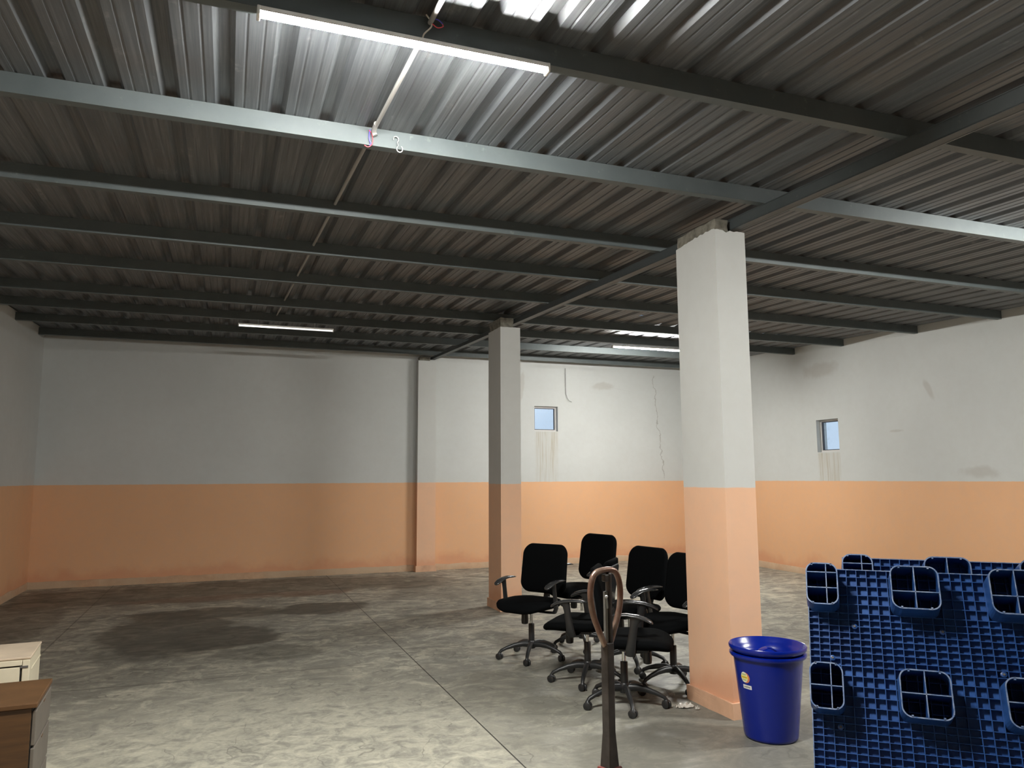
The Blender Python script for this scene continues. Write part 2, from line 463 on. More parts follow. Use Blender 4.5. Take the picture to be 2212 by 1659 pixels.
# corrugated roof sheet: wide pans with raised trapezoid ribs, two stiffeners in each pan
def roof_sheet():
    bm = bmesh.new(); x = L - .1; prof = []
    k0 = math.floor((L - .17) / .25)
    k = k0
    while .17 + .25 * k < R + .2:
        c = .17 + .25 * k
        prof += [(c - .045, 0), (c - .022, .032), (c + .022, .032), (c + .045, 0), (c + .082, 0), (c + .090, .004), (c + .098, 0), (c + .152, 0), (c + .160, .004), (c + .168, 0)]
        k += 1
    prof = [p for p in prof if L - .15 <= p[0] <= R + .15]
    ys = [NEAR - .1, 0, 2.8, 5, 8.25, 8.32, 9.09, 9.15, 9.2, 10.5, D + .1]
    grid = [[bm.verts.new((px, y, zs(y) + pz)) for px, pz in prof] for y in ys]
    gaps = {(8, 4.96), (8, 5.05), (8, 5.17), (8, 5.45), (8, 5.54)}
    for j in range(len(ys) - 1):
        for i in range(len(prof) - 1):
            xm = (prof[i][0] + prof[i + 1][0]) / 2
            if j == 6 and any(abs(xm - g) < .022 for g in (4.97, 5.055, 5.17, 5.19, 5.45, 5.53, 5.86)): continue   # nail tears where daylight leaks in
            if j == 4 and abs(xm - 4.845) < .02: continue
            bm.faces.new((grid[j][i], grid[j][i + 1], grid[j + 1][i + 1], grid[j + 1][i]))
    o = obj('ceiling', bm, M['sheet'])
    s = o.modifiers.new('thickness', 'SOLIDIFY'); s.thickness = .0015; s.offset = 1
    tag(o, 'dark corrugated steel roof sheeting seen from below', 'roof', kind='structure')
roof_sheet()

# vents ------------------------------------------------------------
def vent(name, w, axis, label):
    u0, u1, z0, z1 = w
    T = {0: lambda u, v, z: (u, D + v, z), 1: lambda u, v, z: (R + v, u, z)}[axis]
    def fr(bm, a0, a1, b0, b1, va, vb, wd):
        # rectangular ring of width wd between depths va..vb
        for (p, q, r, s) in ((a0, a1, b0, b0 + wd), (a0, a1, b1 - wd, b1), (a0, a0 + wd, b0 + wd, b1 - wd), (a1 - wd, a1, b0 + wd, b1 - wd)):
            pts = [T(u, v, z) for z in (r, s) for v in (va, vb) for u in (p, q)]
            vv = [bm.verts.new(x) for x in pts]
            for f in ((0, 1, 3, 2), (4, 6, 7, 5), (0, 4, 5, 1), (2, 3, 7, 6), (0, 2, 6, 4), (1, 5, 7, 3)): bm.faces.new([vv[i] for i in f])
    e = empty(name, T((u0 + u1) / 2, .1, z0)); e['kind'] = 'structure'; e['label'] = label; e['category'] = 'window'
    inv = Vector(e.location)
    def add(nm, bm, mt, par, **kw):
        o = obj(nm, bm, mt, par); o.location = -inv if par is e else (0, 0, 0); 
        return o
    bm = bmesh.new(); fr(bm, u0, u1, z0, z1, .075, .125, .028)
    f = add('window_frame', bm, M['vent_frame'], e)
    bm = bmesh.new(); fr(bm, u0 + .028, u1 - .028, z0 + .028, z1 - .028, .085, .115, .012); add('rebate', bm, M['vent_rebate'], f)
    bm = bmesh.new()
    pts = [T(u, v, z) for z in (z0 + .035, z1 - .035) for v in (.098, .102) for u in (u0 + .035, u1 - .035)]
    vv = [bm.verts.new(x) for x in pts]
    for q in ((0, 1, 3, 2), (4, 6, 7, 5), (0, 4, 5, 1), (2, 3, 7, 6), (0, 2, 6, 4), (1, 5, 7, 3)): bm.faces.new([vv[i] for i in q])
    add('pane', bm, M['glass'], f)
vent('window_1', W1, 0, 'small square vent window with dusty pane in the back wall')
vent('window_2', W2, 1, 'small square vent window set deep in the right wall')

# ------------------------------------------------------------------ purlins and rafter
PY = [.42, 1.61, 2.80, 3.93, 5.22, 6.36, 7.55, 8.87, 9.93, 11.10, 12.38]
ords = ['nearly overhead', 'just in front of the camera', 'carrying the near lit tube lamps', 'with bare lit face, wires and hook', 'thin lit edge, behind the wired one',
        'second behind the wired one', 'fourth in front of the back wall tube', 'just in front of the roof leaks', 'carrying the far tube lamps', 'with lit face just behind the far lamp', 'closest to the back wall']
for i, y in enumerate(PY):
    bm = bmesh.new(); x0, x1 = L - .02, R + .02; t_ = .004; w = .055
    z = zp(y)
    prof = [(0, 0), (w, 0), (w, .018), (w - t_, .018), (w - t_, t_), (t_, t_), (t_, PH - t_), (w - t_, PH - t_), (w - t_, PH - .018), (w, PH - .018), (w, PH - .0005), (0, PH - .0005)]
    A = [bm.verts.new((x0, a, b)) for a, b in prof]; B = [bm.verts.new((x1, a, b)) for a, b in prof]
    for k in range(len(prof)): bm.faces.new((A[k], B[k], B[(k + 1) % len(prof)], A[(k + 1) % len(prof)]))
    bm.faces.new(A); bm.faces.new(B[::-1])
    tag(obj('roof_purlin', bm, M['purlin'], loc=(0, y, z)), 'grey steel purlin under the roof sheet, ' + ords[i], 'beam', 'steel purlins under the roof sheet')

def rafter():
    e = empty('roof_rafter', (3.27, 0, 3.1)); tag(e, 'long grey steel rafter running over the pillars to the back wall', 'beam')
    y0, y1 = NEAR - .02, D + .02
    zb = lambda y: 3.094 + .0385 * y; zt = lambda y: zp(y) - .0005
    def prism(sec):
        bm = bmesh.new(); A = []; B = []
        for (x, s, dz) in sec:
            A.append(bm.verts.new((x - 3.27, y0, (zb(y0) if s == 0 else zt(y0)) + dz - 3.1)))
            B.append(bm.verts.new((x - 3.27, y1, (zb(y1) if s == 0 else zt(y1)) + dz - 3.1)))
        for k in range(len(sec)): bm.faces.new((A[k], B[k], B[(k + 1) % len(sec)], A[(k + 1) % len(sec)]))
        bm.faces.new(A); bm.faces.new(B[::-1]); return bm
    obj('web', prism([(3.250, 0, .004), (3.258, 0, .004), (3.258, 1, -.006), (3.250, 1, -.006)]), M['rafter'], e)
    obj('top_flange', prism([(3.246, 1, -.006), (3.318, 1, -.006), (3.318, 1, 0), (3.246, 1, 0)]), M['rafter'], e)
    o = obj('bottom_flange', prism([(3.250, 0, 0), (3.316, 0, 0), (3.316, 0, .006), (3.250, 0, .006)]), M['rafter'], e)
    obj('flange_lip', prism([(3.314, 0, -.002), (3.322, 0, -.002), (3.322, 0, .010), (3.314, 0, .010)]), M['flange'], o)
rafter()

# ------------------------------------------------------------------ pillars
def pillar(x0, x1, y0, y1, edge, core, label, plinth=True, coreh=None, group='painted pillars under the rafter'):
    """edge(x,y)->top z of the plaster; core = inset block top"""
    e = empty('pillar', ((x0 + x1) / 2, (y0 + y1) / 2, 0)); tag(e, label, 'pillar', group); ox, oy = e.location.x, e.location.y
    bm = bmesh.new(); per = []
    def seg(a, b, n): return [(a[0] + (b[0] - a[0]) * i / n, a[1] + (b[1] - a[1]) * i / n) for i in range(n)]
    per += seg((x0, y0), (x1, y0), 24) + seg((x1, y0), (x1, y1), 36) + seg((x1, y1), (x0, y1), 24) + seg((x0, y1), (x0, y0), 36)
    lo = [bm.verts.new((x - ox, y - oy, 0)) for x, y in per]
    hi = [bm.verts.new((x - ox, y - oy, edge(x, y))) for x, y in per]
    inn = [bm.verts.new(((x - ox) * .9, (y - oy) * .95, edge(x, y) - .012)) for x, y in per]
    n = len(per)
    for k in range(n):
        bm.faces.new((lo[k], lo[(k + 1) % n], hi[(k + 1) % n], hi[k])); bm.faces.new((hi[k], hi[(k + 1) % n], inn[(k + 1) % n], inn[k]))
    bm.faces.new(lo[::-1]); bm.faces.new(inn)
    obj('shaft', bm, M['pillar'], e)
    bm = bmesh.new(); c = core
    box(bm, c[0] - ox, c[1] - ox, c[2] - oy, c[3] - oy, c[4], c[5])
    bmesh.ops.subdivide_edges(bm, edges=bm.edges[:], cuts=7, use_grid_fill=True)
    for v in bm.verts:
        v.co += noise.noise_vector(v.co * 18) * .012
    obj('concrete_head', bm, M['concrete'], e)
    if plinth:
        bm = bmesh.new(); g = .016
        box(bm, x0 - g - ox, x1 + g - ox, y0 - g - oy, y1 + g - oy, 0, .10)
        bmesh.ops.subdivide_edges(bm, edges=bm.edges[:], cuts=5, use_grid_fill=True)
        for v in bm.verts:
            w = noise.noise_vector(Vector((v.co.x + ox, v.co.y + oy, v.co.z)) * 9) * .005
            v.co += Vector((w.x, w.y, w.z if v.co.z > .01 else 0))
        obj('plinth', bm, M['plinth'], e)
    return e
def edge1(x, y):
    z = 3.232
    if x <= 3.11: 
        u = (4.762 - y) / .49; z = 3.226 + .022 * math.sin(min(1, u * 1.25) * PI * .55) 
    if y <= 4.28: z = 3.238 - .012 * (1 - min(1, abs(x - 3.19) / .03)) 
    return z + noise.noise(Vector((x * 30, y * 30, 0))) * .008
pillar(3.097, 3.342, 4.273, 4.763, edge1, (3.107, 3.214, 4.29, 4.75, 3.15, 3.318), 'nearest pillar, grey over peach, beside the blue bin')
pillar(3.042, 3.298, 8.543, 8.992, lambda x, y: 3.36 + noise.noise(Vector((x * 20, y * 20, 0))) * .004, (3.05, 3.213, 8.56, 8.98, 3.30, 3.475), 'middle pillar, grey over peach, behind the black chairs')
pillar(3.005, 3.323, 12.62, D - .001, lambda x, y: 3.545, (3.03, 3.213, 12.64, D - .002, 3.5, 3.61), 'far pilaster against the back wall, grey over peach')

# ------------------------------------------------------------------ tube lamps
def tube_lamp(x0, x1, y, z, label, mode):
    e = empty('tube_lamp', ((x0 + x1) / 2, y, z)); tag(e, label, 'lamp', 'tube lamps under the purlins')
    h = (x1 - x0) / 2
    bm = bmesh.new(); box(bm, -h, h, -.0225, .0225, .0, .014); box(bm, -h, h, -.0225, -.0200, -.005, .0); box(bm, -h, h, .0200, .0225, -.005, .0); obj('housing', bm, M['white_plastic'], e, bevel=.002)
    for s in (-1, 1):
        bm = bmesh.new(); box(bm, s * h - .006, s * h + .006, -.0235, .0235, -.024, .0150); obj('end_cap', bm, M['white_plastic'], e, bevel=.003)
    def diff(a, b):
        bm = bmesh.new(); pr = [(-.0190, 0)] + [(-.0190 * math.cos(PI * i / 8), -.021 * math.sin(PI * i / 8)) for i in range(1, 8)] + [(.0190, 0)]
        A = [bm.verts.new((a, p, q)) for p, q in pr]; B = [bm.verts.new((b, p, q)) for p, q in pr]
        for k in range(len(pr)): bm.faces.new((A[k], B[k], B[(k + 1) % len(pr)], A[(k + 1) % len(pr)]))
        bm.faces.new(A); bm.faces.new(B[::-1]); return bm
    if mode != 'dim': obj('diffuser', diff(-h + .006, h - .006), M['tube_' + mode], e)
    else:
        obj('diffuser', diff(-h + .006, -.12), M['tube_dim'], e)['label'] = 'faintly glowing half of the diffuser'
        obj('diffuser', diff(-.12, h - .006), M['tube_off'], e)['label'] = 'duller half of the diffuser'
    for s in (-.6, .6):
        bm = bmesh.new(); sweep(bm, [(s * h, 0, .014), (s * h, .01, zp(y) - z + .004)], .003, 6); obj('hanger', bm, M['galv'], e)
tube_lamp(.046, 1.212, 2.800, 3.266, 'lit tube lamp closest to the camera, at the top left', 'near')
tube_lamp(5.30, 6.48, 9.92, 3.475, 'far lit tube lamp showing at the left edge of the nearest pillar', 'far')
tube_lamp(.07, 1.225, 9.92, 3.455, 'far unlit tube lamp with a faint glow, at the left', 'dim')
tube_lamp(5.30, 6.48, 2.803, 3.266, 'lit tube lamp to the right above the blue pallets', 'near')

# ------------------------------------------------------------------ conduit, wires, hook
cx = lambda y: .70 - .0115 * (y - 2.7) * 2.2
def conduit(y0, y1, label, elbow=False):
    e = None
    bm = bmesh.new(); sweep(bm, [(cx(y0), y0, zp(y0) + .072), (cx(y1), y1, zp(y1) + .072)], .0105, 12)
    o = obj('conduit_pipe', bm, M['pvc'], smooth='auto')
    if elbow:
        bm = bmesh.new(); x, z = cx(y1), zp(y1) + .072
        sweep(bm, [(x, y1 - .11, z), (x, y1 - .035, z - .004), (x + .004, y1 - .022, z - .012), (x + .010, y1 - .022, z - .026)], .0135, 12); obj('elbow', bm, M['pvc'], o, smooth='auto')
    tag(o, label, 'pipe', 'grey conduit run between the purlins')
for (a, b), lb in zip([(.9, 1.6), (1.68, 2.79), (2.87, 3.925), (4.0, 5.21), (5.29, 6.35), (6.43, 7.54), (7.62, 8.86), (8.94, 9.9)],
        ['above the camera', 'before the near lit lamp', 'ending in an elbow at the hook', 'just behind the wired purlin', 'two bays behind the near lamp', 'three bays behind the near lamp', 'just before the far faint lamp', 'reaching the far faint lamp']):
    conduit(a, b, 'grey plastic conduit pipe ' + lb, elbow=(b == 3.925))

def wire(nm, pts, mat, r, label, grp=None, parent=None, n=8):
    P = []
    pts = [Vector(p) for p in pts]
    for i in range(len(pts) - 1):
        a = pts[max(0, i - 1)]; b = pts[i]; c = pts[i + 1]; d = pts[min(len(pts) - 1, i + 2)]
        for k in range(n):
            t = k / n
            P.append(.5 * ((2 * b) + (c - a) * t + (2 * a - 5 * b + 4 * c - d) * t * t + (3 * b - a - 3 * c + d) * t ** 3))
    P.append(pts[-1])
    bm = bmesh.new(); sweep(bm, P, r, 6)
    o = obj(nm, bm, mat, parent, smooth=True)
    if label: tag(o, label, 'wire', grp)
    return o
y2 = 3.925
wire('wire', [(.655, y2 - .004, 3.405), (.650, y2 - .006, 3.375), (.652, y2 - .007, 3.345), (.660, y2 - .006, 3.328), (.650, y2 - .006, 3.318)], M['wire_blue'], .0032, 'blue wire dropping across the purlin face beside the hook', 'loose wires on the roof steel')
wire('wire', [(.648, y2 - .004, 3.402), (.662, y2 - .01, 3.385), (.668, y2 - .011, 3.35), (.664, y2 - .01, 3.322), (.645, y2 - .008, 3.306), (.625, y2 - .006, 3.314)], M['wire_red'], .0024, 'red wire curling under the purlin face beside the hook', 'loose wires on the roof steel')
y1_ = 2.79
wire('wire', [(.668, 2.796, 3.280), (.672, y1_ - .006, 3.30), (.700, y1_ - .008, 3.335), (.698, y1_ - .008, 3.36), (.68, y1_ - .006, 3.385)], M['wire_white'], .0034, 'white flex feeding the near lit tube lamp', 'loose wires on the roof steel')
wire('wire', [(.70, y1_ - .01, 3.352), (.725, y1_ - .012, 3.335), (.748, y1_ - .012, 3.345), (.745, y1_ - .01, 3.358)], M['wire_red'], .0022, 'red wire loop above the near lit tube lamp', 'loose wires on the roof steel')
wire('wire', [(.698, y1_ - .01, 3.364), (.725, y1_ - .012, 3.370), (.748, y1_ - .012, 3.355)], M['wire_blue'], .0024, 'blue wire loop above the near lit tube lamp', 'loose wires on the roof steel')
# S hook
hk = []
for i in range(20): a = math.radians(200 - 260 * i / 19); hk.append((.795 + .016 * math.cos(a) * .9, y2 - .008, 3.372 + .016 * math.sin(a)))
for i in range(20): a = math.radians(120 + 300 * i / 19); hk.append((.815 + .016 * math.cos(a), y2 - .012, 3.318 + .018 * math.sin(a)))
bm = bmesh.new(); sweep(bm, hk, .0032, 8); tag(obj('wire_hook', bm, M['galv'], smooth=True), 'bent galvanised S-shaped wire hook hanging on the lit purlin', 'hook')
wire('cable', [(5.81, D - .03, 3.55), (5.812, D - .03, 3.25), (5.815, D - .03, 3.12), (5.82, D - .035, 3.05), (5.86, D - .04, 2.96), (5.93, D - .035, 2.925)], M['wire_dark'], .004, 'thin dark cable hanging down the back wall above the vent window')
wire('cable', [(3.40, 5.218, 3.40), (3.405, 5.22, 3.2), (3.395, 5.21, 3.0), (3.41, 5.22, 2.83)], M['wire_dark'], .003, 'thin dark cable hanging behind the right edge of the nearest pillar')

# ------------------------------------------------------------------ office chairs
def slab(bm, w, h, r, prof, fn, n=8):
    """pillow: outline rrect w*h, layers prof=(scale_inset, t); fn(u,v,t)->xyz"""
    rings = []
    for inset, t in prof:
        ww, hh = w - 2 * inset, h - 2 * inset
        pts = rrect(ww, hh, max(.01, min(r, min(ww, hh) / 2 - .001) - inset * .3), n)
        rings.append([bm.verts.new(fn(u, v, t)) for u, v in pts])
    for A, B in zip(rings, rings[1:]):
        m_ = len(A)
        for k in range(m_): bm.faces.new((A[k], A[(k + 1) % m_], B[(k + 1) % m_], B[k]))
    for ring, inset_t in ((rings[0], prof[0][1]), (rings[-1], prof[-1][1])):
        bm.faces.new(ring)

def make_chair():
    e = empty('office_chair')
    # seat, waterfall front edge
    def sf(u, v, t):
        z = .455 + t; 
        if u > .10: z -= ((u - .10) / .15) ** 2 * .035
        if u < -.12: z += ((-.12 - u) / .12) ** 2 * .012
        z += .012 * (v / .24) ** 2
        return (u + .02, v, z)
    bm = bmesh.new(); slab(bm, .48, .50, .15, [(.10, -.038), (.05, -.036), (.018, -.026), (.002, -.008), (0, .008), (.008, .022), (.03, .032), (.07, .037), (.13, .038), (.20, .037)], sf, 8)
    obj('seat_cushion', bm, M['fabric'], e, smooth=True)
    # backrest, reclined and curved
    def bf(u, v, t):
        zz = v + .245
        w = 1 - .05 * max(0, (v - .05) / .2) + .02 * math.cos(v * 6)
        x = -.215 - .11 * max(0, v + .25) ** 1.15 * .9 + .022 * math.cos((v + .06) * 7) + .10 * (u * u) * 1.6
        return (x - t, u * w, .49 + zz)
    bm = bmesh.new(); slab(bm, .475, .425, .085, [(.12, -.026), (.05, -.026), (.02, -.020), (.003, -.009), (0, .002), (.006, .014), (.025, .021), (.06, .024), (.12, .025)], bf, 8)
    b = obj('backrest', bm, M['fabric'], e, smooth=True)
    bm = bmesh.new(); slab(bm, .40, .34, .09, [(.03, .020), (.005, .023), (0, .030), (.008, .036), (.05, .040), (.12, .041)], lambda u, v, t: (bf(u, v, 0)[0] - t, bf(u, v, 0)[1], bf(u, v, 0)[2]), 8)
    obj('back_shell', bm, M['armplastic'], b, smooth=True)
    # bracket joining seat and back
    bm = bmesh.new(); sweep(bm, bez((-.02, 0, .405), (-.20, 0, .395), (-.275, 0, .42), (-.262, 0, .62), 12), [(.010, .034)] * 13, 12, up=(0, 0, 1))
    obj('back_bracket', bm, M['blackplastic'], e, smooth='auto')
    bm = bmesh.new(); box(bm, -.10, .10, -.07, .07, .385, .418); obj('tilt_mechanism', bm, M['blackplastic'], e, bevel=.01)
    bm = bmesh.new(); lathe(bm, [(.018, .30), (.028, .305), (.031, .33), (.028, .385), (.02, .39)], 20, .085, 0); obj('tension_knob', bm, M['blackplastic'], e, smooth='auto')
    bm = bmesh.new(); sweep(bm, [(.0, -.05, .395), (.02, -.20, .392), (.02, -.245, .388)], [.005, .005, .009], 8); obj('height_lever', bm, M['blackplastic'], e, smooth='auto')
    # gas stem
    bm = bmesh.new(); lathe(bm, [(.0135, .27), (.0135, .39)], 20); obj('stem', bm, M['chrome'], e, smooth='auto')
    bm = bmesh.new(); lathe(bm, [(.024, .13), (.0255, .15), (.0255, .285), (.022, .292)], 24); obj('stem_sleeve', bm, M['blackplastic'], e, smooth='auto')
    # T arms
    for s in (-1, 1):
        yy = s * .265
        bm = bmesh.new()
        P = [(-.13, yy, .655), (-.09, yy, .660), (-.02, yy, .663), (.05, yy, .655), (.10, yy, .640), (.135, yy, .622), (.148, yy, .612)]
        sweep(bm, P, [(.006, .018), (.010, .025), (.012, .029), (.013, .032), (.014, .033), (.012, .028), (.006, .014)], 16, up=(0, 0, 1))
        a = obj('armrest', bm, M['armplastic'], e, smooth=True)
        bm = bmesh.new()
        sweep(bm, [(.045, yy, .652), (.030, yy, .625), (.022, yy, .58), (.010, yy, .50), (0, yy, .44), (-.004, yy * .93, .405), (-.004, yy * .7, .400), (-.004, yy * .35, .40)],
              [(.045, .013), (.030, .012), (.026, .012), (.028, .012), (.032, .012), (.034, .012), (.030, .009), (.028, .009)], 12, up=(1, 0, 0))
        obj('arm_post', bm, M['blackplastic'], a, smooth='auto')
    # five-star base with twin-wheel casters
    bm = bmesh.new(); lathe(bm, [(.030, .085), (.036, .095), (.034, .14), (.028, .15)], 24)
    for k in range(5):
        a = 2 * PI * k / 5; ca, sa = math.cos(a), math.sin(a)
        P = [(r * ca, r * sa, z) for r, z in ((.015, .118), (.08, .122), (.15, .113), (.22, .092), (.265, .072), (.280, .055))]
        sweep(bm, P, [(.026, .021), (.024, .020), (.020, .018), (.015, .0165), (.014, .015), (.012, .013)], 12, up=(0, 0, 1))
    base = obj('star_base', bm, M['baseplastic'], e, smooth='auto')
    for k in range(5):
        a = 2 * PI * k / 5; bm = bmesh.new(); rr = .280; th = a * 2.3 + .7
        cx_, cy_ = rr * math.cos(a), rr * math.sin(a)
        ax = Vector((math.cos(th), math.sin(th), 0))
        for s in (-1, 1):
            c0 = Vector((cx_, cy_, .0265)) + ax * (s * .006); c1 = c0 + ax * (s * .018)
            sweep(bm, [c0, c0 + ax * (s * .004), c1 - ax * (s * .004), c1], [.0225, .0265, .0265, .020], 18)
        sweep(bm, [(cx_, cy_, .02), (cx_, cy_, .045), (cx_, cy_, .062)], [.010, .020, .010], 10)
        obj('caster', bm, M['baseplastic'], base, smooth='auto')
    return e

chair0 = make_chair()
# x, y, facing azimuth (deg, 0 = +Y, clockwise), star rotation (deg, world), scale of height offset, label
CH = [(2.52, 6.30, 237, 24, 'black office chair standing apart at the left, front towards the camera'),
      (3.10, 6.50, 254, 36, 'black office chair at the back, its backrest the tallest in the photo'),
      (3.18, 5.76, 258, 37, 'black office chair with a wide backrest left of the nearest pillar'),
      (3.185, 5.11, 255, 44, 'black office chair half hidden behind the nearest pillar'),
      (2.64, 5.45, 311, 20, 'black office chair behind the pallet truck handle, seat pointing left'),
      (2.60, 4.80, 125, 36, 'black office chair closest to the camera, seat pointing right')]
for i, (x, y, az, st, lb) in enumerate(CH):
    c = chair0 if i == 0 else copy_tree(chair0)
    rz = PI / 2 - math.radians(az)
    c.location = (x, y, 0); c.rotation_euler = (0, 0, rz)
    for ch in children_of(c):
        if ch.name.startswith('star_base'): ch.rotation_euler = (0, 0, math.radians(st) - rz)
        elif not ch.name.startswith('stem_sleeve'):
            ch.location.z = {1: .06, 4: -.03, 5: -.02}.get(i, 0)
            if ch.name.split('.')[0] not in ('stem',): ch.location.x = {4: .055, 5: .075}.get(i, .012)
    tag(c, lb, 'chair', 'black office chairs on casters')

# ------------------------------------------------------------------ hand pallet truck
def pallet_truck():
    M['handle_steel'] = (lambda t: (t.col(t.mix(t.range(t.noise(12, 5, .6), .38, .62), (.16, .085, .06), (.24, .17, .13))), t.rough(.28), t.p.inputs.__getitem__('Metallic').__setattr__('default_value', .6), t.m)[-1])(NT('worn_brown_handle'))
    M['post_steel'] = simple('grimy_post_paint', (.045, .04, .037), .42, metal=.3, nscale=14, namp=.5)
    M['bare_steel'] = simple('greasy_bare_steel', (.16, .165, .155), .4, metal=.5, nscale=10, namp=.3)
    M['truck_red'] = simple('dull_red_paint', (.17, .035, .025), .5, nscale=9, namp=.4)
    M['wheel'] = simple('dark_wheel_rubber', (.03, .03, .03), .6)
    yaw = math.radians(21)                 # loop width axis in the XY plane
    e = empty('pallet_truck', (1.341, 2.60, 0), yaw)
    tag(e, 'hand pallet truck, brown loop handle on a dark upright post', 'pallet truck')
    # local: X = loop width, +Y = away from operator is -> forks along -Y
    bm = bmesh.new(); lp = []
    W_ = .083
    ctrl = [(.012, .925), (.045, .985), (.074, 1.05), (.083, 1.115), (.072, 1.165), (.048, 1.190), (0, 1.196), (-.048, 1.190), (-.072, 1.165), (-.083, 1.115), (-.074, 1.05), (-.045, .985), (-.012, .925)]
    V = [Vector((a, 0.0 + (z - .92) * .02, z)) for a, z in ctrl]
    for i in range(len(V) - 1):
        a = V[max(0, i - 1)]; b = V[i]; c = V[i + 1]; d = V[min(len(V) - 1, i + 2)]
        for k in range(6):
            t = k / 6; lp.append(.5 * ((2 * b) + (c - a) * t + (2 * a - 5 * b + 4 * c - d) * t * t + (3 * b - a - 3 * c + d) * t ** 3))
    lp.append(V[-1]); sweep(bm, lp, .0115, 14)
    obj('loop_handle', bm, M['handle_steel'], e, smooth=True)
    bm = bmesh.new(); box(bm, -.0175, .0175, -.0175, .0175, .56, .935)
    # flared foot of the post
    v0 = [(-.0175, -.0175), (.0175, -.0175), (.0175, .0175), (-.0175, .0175)]
    A = [bm.verts.new((a, b, .62)) for a, b in v0]; B = [bm.verts.new((a * 1.5, b * 1.35, .50)) for a, b in v0]
    for k in range(4): bm.faces.new((A[k], A[(k + 1) % 4], B[(k + 1) % 4], B[k]))
    bm.faces.new(A); bm.faces.new(B)
    obj('post', bm, M['post_steel'], e, bevel=.003)
    bm = bmesh.new(); box(bm, -.013, .003, -.006, .006, .93, 1.12); o = obj('inner_bar', bm, M['bare_steel'], e, bevel=.003)
    bm = bmesh.new(); box(bm, .004, .020, -.012, .010, .93, 1.185)
    box(bm, -.018, .020, -.010, .008, 1.155, 1.182); obj('control_grip', bm, M['post_steel'], e, bevel=.004)
    bm = bmesh.new(); sweep(bm, [(-.006, -.010, 1.06), (-.022, -.022, 1.09), (-.034, -.030, 1.104)], .0035, 8); lv = obj('release_lever', bm, M['bare_steel'], e, smooth='auto')
    bm = bmesh.new(); bmesh.ops.create_uvsphere(bm, u_segments=12, v_segments=8, radius=.006, matrix=Matrix.Translation((-.036, -.032, 1.107))); obj('lever_knob', bm, M['galv'], lv, smooth=True)
    bm = bmesh.new(); box(bm, -.035, .035, -.032, .032, .44, .503); obj('handle_yoke', bm, M['truck_red'], e, bevel=.006)
    bm = bmesh.new(); lathe(bm, [(.05, .20), (.05, .40), (.03, .44)], 20); obj('hydraulic_pump', bm, M['truck_red'], e, smooth='auto')
    bm = bmesh.new(); sweep(bm, [(-.09, 0, .09), (.09, 0, .09)], .015, 10); lathe(bm, [(.03, .09), (.03, .2)], 16)
    obj('axle', bm, M['bare_steel'], e, smooth='auto')
    for s in (-1, 1):
        bm = bmesh.new(); sweep(bm, [(s * .055, 0, .09), (s * .065, 0, .09), (s * .10, 0, .09), (s * .105, 0, .09)], [.07, .09, .09, .07], 24); obj('steer_wheel', bm, M['wheel'], e, smooth='auto')
        bm = bmesh.new(); box(bm, s * .19 - .075, s * .19 + .075, -1.22, -.10, .075, .095); box(bm, s * .19 - .075, s * .19 - .065, -1.22, -.10, .045, .075); box(bm, s * .19 + .065, s * .19 + .075, -1.22, -.10, .045, .075)
        obj('fork', bm, M['truck_red'], e, bevel=.004)
        bm = bmesh.new(); sweep(bm, [(s * .19 - .03, -1.10, .038), (s * .19 + .03, -1.10, .038)], .038, 18); obj('load_roller', bm, M['wheel'], e, smooth='auto')
    bm = bmesh.new(); box(bm, -.265, .265, -.13, -.10, .075, .33); obj('fork_carriage', bm, M['truck_red'], e, bevel=.006)
pallet_truck()

